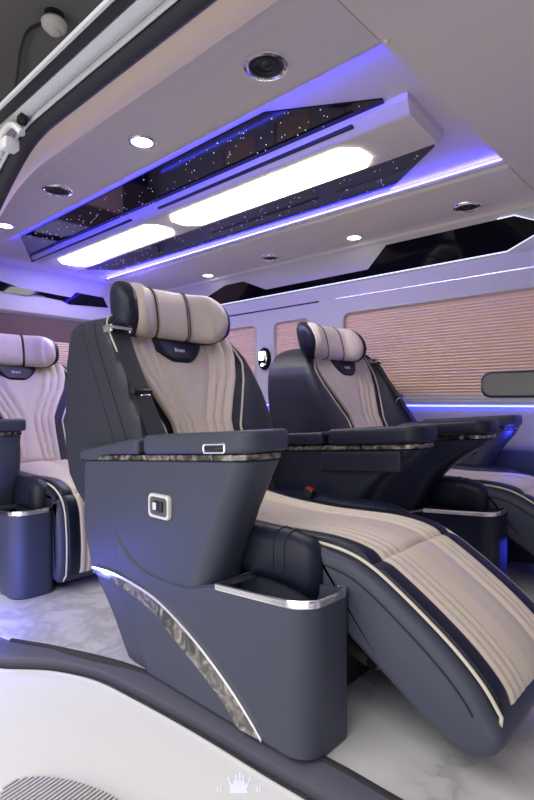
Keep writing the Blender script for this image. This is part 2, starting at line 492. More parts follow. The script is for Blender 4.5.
        if s.legs == 'out':
            bm = BM()
            P_ = cat([(-.86, 1.12, .20), (-.80, 1.12, .165), (-.73, 1.12, .128), (-.67, 1.12, .118), (-.645, 1.12, .15), (-.63, 1.12, .22)], 24)
            tube(bm, P_, [.018]*24, 10)
            lv = s.put('lift_arm', bm, 'greypl')
            bm = BM(); lathe(bm, [(0, -.022), (.013, -.022), (.015, -.018), (.015, .018), (.013, .022), (0, .022)], 16, Matrix.Translation((-.672, 1.12, .12)) @ Matrix.Rotation(PI/2, 4, 'X'))
            s.put('lift_pivot', bm, 'blackpl', lv)
        s.console(False); s.console(True)
        s.backrest(); s.headrest(); s.belt()
    # ---- backrest
    def xf(s, z): return -1.37-.40*(z-.45)
    def backrest(s):
        cy = OY
        #      z     outer  inner  rear    wingfront
        tab = [(.36, .335, .345, -1.66, .15), (.50, .34, .352, -1.810, .15), (.66, .342, .358, -1.835, .13), (.80, .338, .355, -1.840, .1), (.88, .335, .345, -1.840, .08),
               (.93, .33, .325, -1.840, .065), (.97, .325, .295, -1.840, .055), (1.00, .318, .262, -1.840, .05), (1.025, .305, .22, -1.830, .035), (1.042, .28, .165, -1.810, .015), (1.05, .24, .10, -1.785, -.01)]
        rings = []; wing = []; wing2 = []
        zs = [.36+.02*k for k in range(29)]+[.93, .945, .96, .975, .99, 1.0, 1.01, 1.02, 1.03, 1.038, 1.044, 1.049]
        for z in sorted(set(round(q, 4) for q in zs)):
            ho, hi, xr, wf = interp(tab, z); xf = s.xf(z)
            g = interp([(.36, .17), (.66, .175), (.74, .215), (.84, .262), (.92, .285), (1.0, .27), (1.05, .2)], z)[0]   # piping half width
            wi = wf*.35 if wf > 0 else wf
            go, gi = min(g, ho*.84), min(g, hi*.84)
            pr = [(xr, 0), (xr, -ho*.7), (xr+.03, -ho*.96), (xr+.09, -ho), (xf+wf-.08, -ho), (xf+wf-.015, -ho*.985), (xf+wf, -ho*.93), (xf+wf*.8+.012, -(ho*.93+go)/2), (xf+.022, -go), (xf-.002, -go*.8), (xf-.012, -go*.4), (xf-.014, 0),
                  (xf-.012, gi*.4), (xf-.002, gi*.8), (xf+.022, gi), (xf+wi*.8+.012, (hi*.93+gi)/2), (xf+wi, hi*.93), (xf+wi-.015, hi*.985), (xf+wi-.08, hi), (xr+.09, hi), (xr+.03, hi*.96), (xr, hi*.7)]
            rings.append([(p.x, cy+p.y, z) for p in cat([(a, b, 0) for a, b in pr], 88, True)])
            if z < 1.03: wing.append((xf+wf-.085, cy-ho-.0008, z)); wing2.append((xf+wf-.16, cy-ho-.0008, z))
        bm = BM(); loft(bm, rings); bk = s.put('backrest', bm, 'charcoal')
        for wg in (wing, wing2):
            bm = BM(); tube(bm, wg, .002, 6); s.put('backrest_seam', bm, 'seam', bk)
        # cream fluted panel (hourglass)
        def half(z): return interp([(.40, .125), (.60, .128), (.68, .135), (.76, .175), (.84, .22), (.92, .245), (.98, .245), (1.0, .235), (1.015, .215)], z)[0]
        NH, NV = 60, 80; F, B = [], []
        for i in range(NH+1):
            z = lerp(.42, 1.015, i/NH); h = half(z); xb = s.xf(z)
            ew = math.sqrt(max(.02, min(1, i/3, (NH-i)/4)))
            row, rb = [], []
            for k in range(NV+1):
                v = 2*k/NV-1; y = v*h; a = h-abs(y)
                w = lerp(.024, .040, (z-.42)/.6)
                c = interp([(0, -.012), (.4, -.010), (.8, .002), (1, .016)], abs(v))[0]
                if a < .25*w: d = -.001
                if a < 3*w+.3*w: d = .013*math.sqrt(max(0, 1-(2*(((a)/(1.1*w)) % 1)-1)**2))-.004
                else: d = -.004+.013*math.sqrt(min(1, (a-3.3*w)/.03))
                x = xb+c
                row.append((x+(.012+d)*ew*.93, cy+y, z+(.012+d)*ew*.37)); rb.append((x-.006, cy+y, z))
            F.append(row); B.append(rb)
        bm = BM(); panel(bm, F, B); s.put('back_panel', bm, 'beige', None, 60)
        for sg in (-1, 1):
            bm = BM(); P_ = []
            for i in range(50):
                z = lerp(.42, 1.022, i/49); g = interp([(.36, .17), (.66, .175), (.74, .215), (.84, .262), (.92, .285), (1.0, .27), (1.05, .2)], z)[0]
                ho, hi, xr, wf = interp(tab, z); g = min(g, (ho if sg < 0 else hi)*.84)
                P_.append((s.xf(z)+.025, cy+sg*g, z+.002))
            tube(bm, P_, .0045, 8); s.put('back_piping', bm, 'piping', bk)
        # navy half-round yoke with a small metal badge
        F, B = [], []
        for i in range(17):
            u = i/16; row, rb = [], []
            for k in range(25):
                v = 2*k/24-1
                hw = .13*math.sqrt(max(.0004, 1-((1-u))**2.2)); z = lerp(.885, 1.02, u); y = v*hw-.022
                x = s.xf(z)-.010+.026*(abs(y)/.245)**2
                ed = math.sqrt(max(.02, min(1, (1-abs(v))*5, u*8+.1)))
                row.append((x+.029*ed+.001, cy+y, z+.006*ed)); rb.append((x, cy+y, z))
            F.append(row); B.append(rb)
        bm = BM(); panel(bm, F, B); yk = s.put('yoke', bm, 'navy')
        bm = BM()
        for k, (w_, dz) in enumerate(((.010, .004), (.007, 0), (.007, 0), (.007, 0), (.006, 0))):
            y = cy-.045+k*.0095; z = .938
            x = s.xf(z)+.0225
            prism(bm, [(-w_/2, -.005), (w_/2-.003, -.005), (w_/2, .005+dz), (-w_/2+.002, .005+dz)], lambda a, b: (x-.4*b, y+a, z+b), lambda a, b: (x+.004-.4*b, y+a, z+b))
        s.put('badge', bm, 'alu', yk)
    # ---- headrest: navy shell, cream wrap in three pads
    def headrest(s):
        cx, cy, cz = -1.60, OY-.068*s.m, 1.068
        sp = cat([(.128, -.172, 0), (.076, -.158, 0), (.032, -.134, 0), (.006, -.088, 0), (0, 0, 0), (.006, .088, 0), (.030, .155, 0), (.070, .204, 0), (.115, .225, 0)], 97)
        rec = .18
        def sect(i, a, b, off, taper):
            t = (sp[min(i+1, 96)]-sp[max(i-1, 0)]).normalized(); n = Vector((t.y, -t.x, 0))
            if n.x < 0: n = -n
            out = []
            for k in range(28):
                th = 2*PI*k/28; c, si = math.cos(th), math.sin(th)
                q = .72
                u = math.copysign(abs(c)**q, c)*a*taper; v = math.copysign(abs(si)**q, si)*b*taper
                p = sp[i]+n*(u+off)
                out.append((cx+p.x-v*rec, cy+p.y, cz+v))
            return out
        def seg(i0, i1, a, b, off, r, round0=True, round1=True, bend=None):
            rows = []
            for i in range(i0, i1+1):
                d0, d1 = i-i0, i1-i; tp = 1.
                if d0 < r and round0: tp = min(tp, math.sqrt(max(.0, 1-(1-(d0+.15)/r)**2)))
                if d1 < r and round1: tp = min(tp, math.sqrt(max(.0, 1-(1-(d1+.15)/r)**2)))
                rows.append(sect(i, a, b, off, max(.6 if r <= 4 else .25, tp)))
            bm = BM(); loft(bm, rows); return bm
        sh = s.put('headrest_shell', seg(0, 95, 0.05, .098, -.028, 18), 'navy')
        s.put('headrest_pad', seg(34, 62, .05, .093, .010, 2), 'beige')
        s.put('headrest_wing_pad', seg(1, 33, .048, .0925, .010, 15, True, False), 'beige')
        s.put('headrest_wing_pad', seg(63, 96, .052, .094, .004, 17, False, True), 'beige')
        for i in (33, 63):
            bm = BM(); tube(bm, sect(i, 0.0505, .094, .010, 1.), .0022, 6, True); s.put('headrest_seam', bm, 'seam', sh)
        for y in (-.06, .06):
            bm = BM(); tube(bm, [(-1.655, cy+y, .93), (-1.64, cy+y, 1.02)], .008, 10); s.put('headrest_post', bm, 'chrome', sh)
    # ---- belt over the outer shoulder
    def belt(s):
        bm = BM()
        P_ = cat([(-1.545, .932, 1.0), (-1.518, .932, .985), (-1.494, .932, .95), (-1.455, .932, .88), (-1.402, .932, .80), (-1.36, .933, .73), (-1.315, .935, .66), (-1.28, .940, .60), (-1.25, .95, .53)], 50)
        ribbon(bm, P_, (.15, 1, 0), .058, .004)
        st = s.put('belt_strap', bm, 'belt')
        bm = BM()
        x, y, z = -1.520, .928, .985
        for k in (-1, 1):
            box(bm, x-.024, x+.024, y+k*.034-.004, y+k*.034+.004, z-.010, z+.014, .003)
        tube(bm, [(x+.024, y-.036, z+.004), (x+.024, y+.036, z+.004)], .007, 10)
        tube(bm, [(x-.024, y-.036, z+.008), (x-.024, y+.036, z+.008)], .006, 10)
        s.put('belt_guide', bm, 'chrome')
        bm = BM()
        box(bm, x-.018, x+.016, y-.030, y+.030, z+.006, z+.016, .003); s.put('guide_cover', bm, 'blackpl')
        bm = BM()
        box(bm, -.012, .012, -.034, .034, -.006, .010, .003)
        Mx = Matrix.Translation((-1.392, .932, .783)) @ Matrix.Rotation(.45, 4, 'Y')
        bmesh.ops.transform(bm, matrix=Mx, verts=bm.verts); s.put('belt_tongue', bm, 'blackpl', st)
        bm = BM()
        ring = [(0, a, b) for a, b in rr(-.016, .016, -.048, -.006, .004)]
        tube(bm, [Mx @ Vector((.014, q[1]+.012, q[2])) for q in ring], .004, 8, True); s.put('tongue_plate', bm, 'chrome', st)
        # cream piping around the belt opening
        bm = BM()
        tube(bm, cat([(-1.55, 1.0, 1.03), (-1.565, .96, 1.043), (-1.563, .925, 1.035), (-1.545, .905, 1.005), (-1.515, .90, .965), (-1.48, .903, .91)], 30), .0026, 8)
        s.put('opening_piping', bm, 'piping', None)
        # buckle on the inner side
        bm = BM(); box(bm, -.018, .018, -.012, .012, -.05, .035, .005)
        Mb = Matrix.Translation((-1.12, 1.42, .42)) @ Matrix.Rotation(.35, 4, 'Y'); bmesh.ops.transform(bm, matrix=Mb, verts=bm.verts)
        bu = s.put('buckle', bm, 'blackpl')
        bm = BM(); box(bm, -.014, .014, -.009, .009, .030, .039, .002); bmesh.ops.transform(bm, matrix=Mb, verts=bm.verts)
        s.put('buckle_button', bm, 'red', bu)

Seat('lounge_seat', 'largest cream and navy lounge seat with raised calf rest, nearest the white step', (OX, OY, 0), 1, 'out')
Seat('lounge_seat', 'cream and navy lounge seat beside the big window shade, belt on window side', (OX-.04, 2.39, 0), -1, 'out', -.04, .06)
Seat('lounge_seat', 'cream and navy lounge seat with folded calf rest, in the rear row at left edge', (OX-1.36, OY-.04, 0), 1, 'down', .08, 0., .94)

# ------------------------------------------------------------------ cabin shell
WY = 2.9
def sheet_x(bm, prof, x0, x1, th=None):
    """profile of (y,z) points swept along x"""
    loft(bm, [[(x0, y, z) for y, z in prof], [(x1, y, z) for y, z in prof]], closed=True)
# floor slab with its curved edge at the door
edge = cat([(.5, .895, 0), (0, .897, 0), (-.487, .897, 0), (-.654, .897, 0), (-1.0, .875, 0), (-1.3, .835, 0), (-1.549, .750, 0), (-1.66, .700, 0), (-1.72, .672, 0)], 60)
poly = [(p.x, p.y) for p in edge]+[(-1.80, .655), (-4.3, .65), (-4.3, 3.0), (.5, 3.0)]
bm = BM(); prism(bm, poly, lambda a, b: (a, b, -.03), lambda a, b: (a, b, 0)); struct('floor', bm, 'marble')
bm = BM(); loft(bm, [[(p.x, p.y-.006, -.04), (p.x, p.y-.006, .001), (p.x, p.y+.002, .003), (p.x, p.y+.002, -.04)] for p in edge]); struct('trim_1', bm, 'rubber')
# ledge under the floor edge

# white entry step
se = cat([(-2.2, .40, 0), (-1.85, .535, 0), (-1.665, .628, 0), (-1.60, .68, 0), (-1.523, .735, 0), (-1.386, .79, 0), (-1.216, .812, 0), (-.988, .83, 0), (-.765, .838, 0), (-.611, .845, 0), (-.2, .85, 0), (.5, .85, 0)], 80)
outer = [(p.x, p.y) for p in se]
def inset(pts_, d):
    out = []
    for i, (x, y) in enumerate(pts_):
        a = Vector(pts_[min(i+1, len(pts_)-1)])-Vector(pts_[max(i-1, 0)]); a.normalize()
        out.append((x+a.y*d, y-a.x*d))
    return out
bm = BM(); loft(bm, [[(p.x, p.y-.004, -.024), (p.x, p.y+.03, -.006), (p.x*.97-.03, p.y+.14, -.006), (p.x*.97-.03, p.y+.14, -.06), (p.x, p.y+.004, -.06)] for p in se]); struct('trim_2', bm, 'ledge')
st = thing('entry_step', 'glossy white step panel with curved edge in front of the marble floor', 'step', (0, -.010, -.142))
bm = BM()
rings = []
for d, z in ((.004, .03), (0, .04), (0, .084), (.002, .089), (.006, .092), (.011, .090), (.016, .085)):
    q = inset(outer, d); rings.append([(x, y, z) for x, y in q]+[(.5, -.6, z), (-2.2, -.6, z)])
loft(bm, rings); obj('step_panel', bm, 'whitegloss', st, 60)
# oval ribbed grille on the step
gr = Vector((-.968, .505)); gd = Vector((.963, .27)).normalized(); gp = Vector((-gd.y, gd.x))
bm = BM(); L1, L2 = .19, .075
el = [(L1*math.cos(2*PI*k/48), L2*math.sin(2*PI*k/48)) for k in range(48)]
def ge(a, b, z): p = gr+gd*a+gp*b; return (p.x, p.y, z)
prism(bm, el, lambda a, b: ge(a, b, .083), lambda a, b: ge(a, b, .0862)); g_ = obj('grille_plate', bm, 'blackpl', st)
bm = BM(); tt = Vector((.22, 1)).normalized(); n_ = 38
for k in range(n_):
    c0 = -L1+(k+.5)*2*L1/n_
    pts_ = []
    for sgn in (-1, 1):
        hh = L2*math.sqrt(max(0, 1-(c0/L1)**2))*.985
        pts_.append((c0+sgn*hh*.10, sgn*hh))
    w = .0026
    a_, b_ = pts_
    prism(bm, [(a_[0]-w, a_[1]), (a_[0]+w, a_[1]), (b_[0]+w, b_[1]), (b_[0]-w, b_[1])], lambda a, b: ge(a, b, .086), lambda a, b: ge(a, b, .0905))
obj('grille_ribs', bm, 'white', g_)
# lit crown emblem on the step
bm = BM()
cr = Vector((-.795, .785)); ca = Vector((.735, .678)).normalized(); cb = Vector((-.678, .735)).normalized()
def ce(a, b, z): p = cr+ca*a+cb*b; return (p.x, p.y, z)
def cpoly(pl): prism(bm, pl, lambda a, b: ce(a*.75, b*1.1, .0852), lambda a, b: ce(a*.75, b*1.1, .0862))
cpoly([(-.024, -.022), (.024, -.022), (.024, -.017), (-.024, -.017)])
cpoly([(-.022, -.014), (.022, -.014), (.030, .010), (.019, -.004), (.010, .016), (.003, -.002), (-.003, -.002), (-.010, .016), (-.019, -.004), (-.030, .010)])
cpoly([(-.004, .002), (.004, .002), (.002, .024), (-.002, .024)])
for a, b in ((-.031, .014), (-.010, .020), (0, .028), (.010, .020), (.031, .014)):
    cpoly([(a+.0032*math.cos(k*PI/4), b+.0032*math.sin(k*PI/4)) for k in range(8)])
for a in (-.06, -.052, .05, .058): cpoly([(a, -.02), (a+.003, -.02), (a+.003, -.008), (a, -.008)])
obj('crown_emblem', bm, 'crown', st)

# ---- ceiling: near pad, far pad, front pad, recess
ZC = 1.75
bm = BM()
near = [(.83, 1.600), (.845, 1.625), (.862, 1.650), (.885, 1.680), (.925, 1.712), (.965, 1.732), (1.0, 1.742), (1.015, 1.741), (1.03, 1.744), (1.05, 1.75), (1.282, 1.75), (1.288, 1.754), (1.29, 1.76), (1.29, 1.86), (.83, 1.86)]
sheet_x(bm, near, -4.2, -.757); struct('ceiling', bm, 'liner')
bm = BM()
far = [(2.34, 1.86), (2.34, 1.762), (2.345, 1.754), (2.352, 1.75), (2.74, 1.75), (2.775, 1.747), (2.795, 1.738), (2.80, 1.72), (2.80, 1.86)]
sheet_x(bm, far, -4.2, -.757); struct('ceiling', bm, 'liner')
bm = BM()
fr = [(.83, 1.60), (.862, 1.650), (.925, 1.712), (1.0, 1.742), (1.05, 1.748), (2.74, 1.748), (2.775, 1.745), (2.795, 1.736), (2.80, 1.72), (2.80, 1.86), (.83, 1.86)]
sheet_x(bm, fr, -.753, .6); struct('ceiling', bm, 'liner')
bm = BM(); box(bm, -4.2, -.70, 1.2, 2.45, 1.806, 1.90); box(bm, -.757, -.752, 1.29, 2.34, 1.752, 1.86); struct('ceiling', bm, 'liner')
# rear end of the recess
bm = BM(); box(bm, -4.25, -4.0, 1.2, 2.45, 1.70, 1.88); struct('ceiling', bm, 'liner')
# headliner sensor dot
bm = BM(); lathe(bm, [(0, 0), (.008, 0), (.008, -.004), (.005, -.008), (0, -.008)], 12, Matrix.Translation((-.742, 1.291, ZC-.002)))
tag(obj('ceiling_sensor', bm, 'alu'), 'tiny grey sensor dot at the corner of the ceiling recess', 'sensor')

# starry black glass, two panels
def stars(bm, poly_fn, n, z, x0, x1, y0, y1):
    c = 0
    while c < n:
        x, y = random.uniform(x0, x1), random.uniform(y0, y1)
        if not poly_fn(x, y): continue
        r = random.choice((.0014, .0018, .0024))
        bmesh.ops.create_icosphere(bm, subdivisions=1, radius=r, matrix=Matrix.Translation((x, y, z))); c += 1
GZ = 1.799
pn = [(-.94, 1.61), (-.955, 1.66), (-3.9, 1.66), (-3.42, 1.395), (-1.3, 1.395)]
pf = [(-.955, 2.05), (-1.32, 2.325), (-3.65, 2.325), (-3.86, 2.10), (-3.86, 1.95), (-.98, 1.95)]
for nm, pl, lab, fn, (y0, y1) in (
    ('starry_panel', pn, 'black glass ceiling panel with star lights, on the door side of the light fixture', lambda x, y: y > 1.42 and (x < -1.3 or (y-1.395) > (x+1.3)*.62) and x > -3.42, (1.40, 1.64)),
    ('starry_panel', pf, 'black glass ceiling panel with star lights, on the window side of the light fixture', lambda x, y: x < -1.32 or (2.325-y) > (x+1.32)*.8, (2.0, 2.30))):
    t = thing(nm, lab, 'ceiling panel', (-2.2, (y0+y1)/2, GZ), 'starry ceiling panels')
    bm = BM(); prism(bm, pl, lambda a, b: (a+2.2, b-t.location.y, 0), lambda a, b: (a+2.2, b-t.location.y, .006)); g_ = obj('glass', bm, 'blackglass', t)
    bm = BM(); stars(bm, fn, 120, GZ-.001, -3.8, -.98, y0, y1)
    for v in bm.verts: v.co -= Vector((-2.2, t.location.y, GZ))
    o = obj('star_lights', bm, 'star', t); o['kind'] = 'stuff'
# light fixture between them
lf = thing('ceiling_light', 'long grey ceiling fixture with two bright white lamps between starry glass panels', 'light', (-2.35, 1.80, 1.752))
bm = BM()
x0, x1 = -3.80, -.858
rows = []
for z, i, j in ((1.825, 0, 0), (1.795, 0, 0), (1.772, .012, .035), (1.766, .018, .05), (1.765, .024, .058)):
    rows.append([(x+2.35, y-1.80, z-1.765) for x, y in ((x0+i, 1.625+j), (x1-i, 1.635+j), (x1-.02-i, 1.96-i), (x0+i, 1.99-i))])
loft(bm, rows); body = obj('fixture_body', bm, 'liner', lf, 25)
for a, b in ((-2.35, -1.14), (-3.66, -2.47)):
    bm = BM()
    ya, yb = 1.715, 1.925
    hx = [(a, ya+.06), (a+.07, ya), (b-.06, ya), (b, ya+.055), (b, yb-.06), (b-.06, yb), (a+.07, yb), (a, yb-.06)] if a > -3 else [(a+.02, ya+.06), (a+.09, ya), (b-.06, ya), (b, ya+.055), (b, yb-.06), (b-.06, yb), (a+.09, yb), (a+.02, yb-.06)]
    prism(bm, hx, lambda p, q: (p+2.35, q-1.80, -.006), lambda p, q: (p+2.35, q-1.80, .004)); obj('lamp_lens', bm, 'lamp', lf)
for a, b in ((-2.30, -1.085), (-3.85, -2.55)):
    bm = BM(); box(bm, a+2.35, b+2.35, 1.640-1.80, 1.656-1.80, .014, .034, .004); obj('slot', bm, 'blackpl', body)
# cove LED strips
def led(name, label, x0, x1, y0, y1, z0, z1, mat='ledblue', loc=None):
    c = ((x0+x1)/2, (y0+y1)/2, (z0+z1)/2)
    bm = BM(); box(bm, x0-c[0], x1-c[0], y0-c[1], y1-c[1], z0-c[2], z1-c[2])
    o = obj(name, bm, mat); o.location = c
    return tag(o, label, 'light strip', 'blue light strips')
led('led_strip', 'bright blue light strip along the window side of the ceiling recess', -3.98, -.775, 2.329, 2.339, 1.785, 1.790)
led('led_strip', 'hidden blue light strip along the door side of the ceiling recess', -3.5, -.80, 1.291, 1.300, 1.784, 1.792)
led('led_strip', 'thin blue light strip under the window sill beside the seats', -4.0, .3, 2.893, 2.90, .724, .732, 'ledbelt')
led('led_strip', 'blue light strip low down by the far front footwell', -1.3, .2, 2.782, 2.794, .008, .03, 'ledbelt')
for y0_, y1_ in ((2.313, 2.345), (1.285, 1.317)):  # lips added under the strips to block their downward light
    bm = BM(); box(bm, -3.98, -.76, y0_, y1_, 1.766, 1.779, .002); struct('trim_10', bm, 'liner')
# speakers and downlights
def speaker(x, y, z, label):
    t = thing('ceiling_speaker', label, 'speaker', (x, y, z), 'ceiling speakers'); t.scale = (1.35, 1.35, 1.2)
    bm = BM(); lathe(bm, [(.038, .0), (.052, .0), (.052, -.004), (.049, -.009), (.043, -.011), (.039, -.008), (.038, -.002)], 40); obj('chrome_ring', bm, 'chrome', t)
    bm = BM(); lathe(bm, [(0, -.001), (.039, -.001), (.039, -.005), (.030, -.003), (.014, -.002), (.010, -.008), (.005, -.010), (0, -.010)], 32); obj('cone', bm, 'blackpl', t)
    bm = BM(); tube(bm, [(.026*math.cos(2*PI*k/32), .026*math.sin(2*PI*k/32), -.0045) for k in range(32)], .002, 6, True); obj('cone_ridge', bm, 'blackpl', t)
speaker(-1.055, 1.14, ZC, 'round black ceiling speaker in chrome ring, largest, near the top centre')
speaker(-2.396, 1.143, ZC, 'round black ceiling speaker above the rear row, on the door side')
speaker(-1.066, 2.661, ZC, 'round black ceiling speaker above the long black glass by the window')
speaker(-2.435, 2.68, ZC, 'smallest round black ceiling speaker, between two downlights on window side')
def down(x, y, z, label, r=.036):
    t = thing('downlight', label, 'light', (x, y, z), 'ceiling downlights'); t.scale = (1.45, 1.45, 1.2)
    bm = BM(); lathe(bm, [(r*.72, 0), (r, 0), (r, -.004), (r*.92, -.007), (r*.78, -.006), (r*.72, -.001)], 32); obj('bezel', bm, 'chrome', t)
    bm = BM(); lathe(bm, [(0, -.001), (r*.74, -.001), (r*.74, -.005), (r*.5, -.007), (0, -.008)], 24); obj('lens', bm, 'down', t)
down(-1.716, 1.154, ZC, 'chrome-rimmed round white downlight beside the starry glass, nearest the door rail')
down(-3.099, 1.176, ZC, 'round white downlight at the left edge above the rear seat')
down(-1.77, 2.696, ZC, 'round white downlight above the big window shade')
down(-3.145, 2.723, ZC, 'small round white downlight farthest back on the window side')

# ---- far wall
ZT, ZB = 1.335, .775
wins = [(-3.16, -2.80), (-2.605, -2.275), (-1.985, .4)]
bm = BM()
# wall with rounded window openings, built as strips around them
def arch_wall(bm, x0, x1, wx0, wx1, z0, z1, wz0, wz1, r, y, depth):
    hole = [(a, b) for a, b in rr(wx0, wx1, wz0, wz1, r, 8)]
    n = len(hole); q = n//4
    outer_ = []
    cs = ((x0, z0), (x1, z0), (x1, z1), (x0, z1))
    for k in range(4):
        outer_ += [cs[k]]*q
    hv = [bm.verts.new((a, y, b)) for a, b in hole]; hb = [bm.verts.new((a, y+depth, b)) for a, b in hole]
    ov = [bm.verts.new((a, y, b)) for a, b in cs]
    for i in range(n):
        j = (i+1) % n
        bm.faces.new((hv[i], hv[j], hb[j], hb[i]))
        k0, k1 = i//q, j//q
        if k0 == k1: bm.faces.new((hv[i], ov[k0], hv[j]))
        else: bm.faces.new((hv[i], ov[k0], ov[k1], hv[j]))
xs_ = [-4.2, -2.70, -2.13, .6]
for (a, b), l, r in zip(wins, xs_, xs_[1:]): arch_wall(bm, l, r, a, b, .75, 1.53, ZB, ZT, .045, WY, .05)
struct('wall_left', bm, 'wall', None, 30)
# frames round the openings
for k, (a, b) in enumerate(wins):
    bm = BM(); tube(bm, [(x, WY+.001, z) for x, z in rr(a-.006, b+.006, ZB-.006, ZT+.006, .05, 8)], .009, 8, True)
    w = struct('window_%d' % (k+1), bm, 'wall')
labs = ['pleated tan shade in the small window behind the headrest of the largest seat', 'pleated tan shade in the small window left of the far seat', 'wide pleated tan shade filling the big window behind the far seat']
for (a, b), lab in zip(wins, labs):
    bm = BM(); n = 64; y0 = WY+.018
    prof = []
    for i in range(n+1): prof.append((y0+(.009 if i % 2 else 0), lerp(ZB+.001, ZT-.001, i/n)))
    full = prof+[(y0+.018, ZT-.001), (y0+.018, ZB+.001)]
    c = ((a+b)/2, y0, (ZB+ZT)/2)
    loft(bm, [[(a+.001-c[0], y-c[1], z-c[2]) for y, z in full], [(b-.001-c[0], y-c[1], z-c[2]) for y, z in full]])
    o = obj('pleated_shade', bm, 'shade', None, 20); o.location = c; tag(o, lab, 'window shade', 'pleated window shades')
    if b > 0:
        bm = BM(); box(bm, a+.001-c[0], b-.001-c[0], -.016, .004, ZB+.001-c[2], ZB+.022-c[2], .004); obj('bottom_bar', bm, 'wall', o)
# wall below sill, sill
bm = BM(); box(bm, -4.2, .6, 2.885, 2.95, .738, .762, .006); struct('trim_3', bm, 'wall')
bm = BM(); box(bm, -4.2, .6, 2.905, 2.97, 0, .74); struct('wall_left', bm, 'wall')
bm = BM(); box(bm, -4.2, .6, 2.80, 2.905, 0, .50, .01); struct('baseboard_left', bm, 'grey')
# inclined valance and black glass
def VP(x, z):  # point on the inclined valance at height z
    return (x, lerp(2.805, 2.895, (1.735-z)/.19), z)
bm = BM()
loft(bm, [[(x, 2.80, 1.745), (x, 2.805, 1.735), (x, 2.895, 1.545), (x, 2.905, 1.53), (x, 3.0, 1.53), (x, 3.0, 1.745)] for x in (-4.2, .6)]); struct('trim_4', bm, 'wall')
vg = thing('valance_glass', 'long black glass panel with lit white edge above the window shades', 'trim panel', (-1.7, 2.85, 1.62))
top_ = [(-3.35, 1.62), (-2.93, 1.68), (-2.80, 1.68), (-2.60, 1.585), (-1.80, 1.585), (-1.66, 1.70), (-.885, 1.70), (-.72, 1.628)]
bot_ = [(-3.42, 1.548), (-.93, 1.548), (-.885, 1.56)]
pl = [(-3.40, 1.548), (-.945, 1.548), (-.72, 1.628), (-.885, 1.70), (-1.62, 1.70), (-1.78, 1.59), (-2.66, 1.59), (-2.86, 1.675), (-3.06, 1.675), (-3.40, 1.60)]
def vfront(x, z, d):
    p = Vector(VP(x, z)); return p+Vector((0, -.90, -.43))*d-Vector((-1.7, 2.85, 1.62))
bm = BM(); prism(bm, pl, lambda a, b: vfront(a, b, .001), lambda a, b: vfront(a, b, .008)); obj('glass', bm, 'blackglass', vg)
bm = BM(); tube(bm, [vfront(x, z, .009) for x, z in ((-3.40, 1.546), (-.945, 1.546), (-.72, 1.627), (-.885, 1.703), (-.97, 1.703))], .0034, 6); obj('led_edge', bm, 'ledwall', vg)
for k, (a, b, lab) in enumerate(((-3.3, -2.19, 'thin dark groove strip on the wall above the two small windows'), (-2.05, .4, 'thin groove strip on the wall above the big window shade'))):
    c = ((a+b)/2, 2.897, 1.441)
    bm = BM(); box(bm, a-c[0], b-c[0], -.003, .006, -.005, .005, .002); o = obj('groove_strip', bm, 'chrome' if k else 'blackpl'); o.location = c; tag(o, lab, 'trim strip')
# reading lamp between the small windows
rl = thing('wall_lamp', 'small oval black and chrome lamp glowing white between the two small windows', 'light', (-2.69, 2.9, 1.075))
bm = BM(); rows = []
for y, k in ((0, 1), (-.02, 1), (-.030, .92), (-.036, .75)): rows.append([(.055*k*math.cos(2*PI*q/32), y, .085*k*math.sin(2*PI*q/32)) for q in range(32)])
loft(bm, rows); obj('lamp_body', bm, 'blackglass', rl)
bm = BM(); loft(bm, [[(a-.006, y, b) for a, b in rr(-.026, .022, -.012, .052, .012)] for y in (-.03, -.043)]); obj('lamp_lens', bm, 'down', rl)
bm = BM(); lathe(bm, [(0, 0), (.012, 0), (.012, .01), (.008, .013), (0, .013)], 16, Matrix.Translation((0, -.03, -.047)) @ Matrix.Rotation(PI/2, 4, 'X')); obj('lamp_button', bm, 'down', rl)
bm = BM(); tube(bm, [(.03, -.036, -.05), (.042, -.034, 0), (.03, -.036, .055)], .004, 8); obj('chrome_accent', bm, 'chrome', rl)

# ---- rear wall
bm = BM(); box(bm, -4.25, -4.2, .6, 3.0, 0, 1.9); struct('wall_rear', bm, 'navy')
bm = BM()
vr = [(-4.2, 1.76), (-4.0, 1.76), (-3.98, 1.70), (-4.0, 1.60), (-3.985, 1.50), (-3.985, 1.425), (-4.0, 1.41), (-4.2, 1.33)]
loft(bm, [[(x, y, z) for x, z in vr] for y in (.7, 2.85)]); struct('trim_5', bm, 'wall')
bm = BM(); box(bm, -4.2, -4.02, .7, 2.85, .9, 1.40); struct('trim_13', bm, 'brown')
rg = thing('rear_valance_glass', 'black stepped glass inlay with chrome edge on the rear ceiling valance', 'trim panel', (-3.99, 2.0, 1.58))
def RX(z): return interp([(1.50, -3.985), (1.60, -4.0), (1.70, -3.98)], z)[0]
pl = [(1.1, 1.60), (1.45, 1.63), (1.62, 1.60), (1.70, 1.595), (2.02, 1.585), (2.06, 1.63), (2.30, 1.625), (2.345, 1.545), (2.0, 1.525), (1.94, 1.548), (1.74, 1.56), (1.66, 1.548), (1.45, 1.548), (1.1, 1.56)]
bm = BM(); prism(bm, pl, lambda a, b: (RX(b)-.002+3.99, a-2, b-1.58), lambda a, b: (RX(b)+.007+3.99, a-2, b-1.58)); obj('glass', bm, 'blackglass', rg)
bm = BM(); tube(bm, [(RX(b)+.008+3.99, a-2, b-1.58) for a, b in ((1.1, 1.558), (1.45, 1.546), (1.66, 1.546), (1.74, 1.558), (1.80, 1.556))], .005, 6); obj('chrome_edge', bm, 'chrome', rg)
o = BM(); n = 30; prof = [(-4.012+(.007 if i % 2 else 0), lerp(.95, 1.22, i/n)) for i in range(n+1)]+[(-4.02, 1.22), (-4.02, .95)]
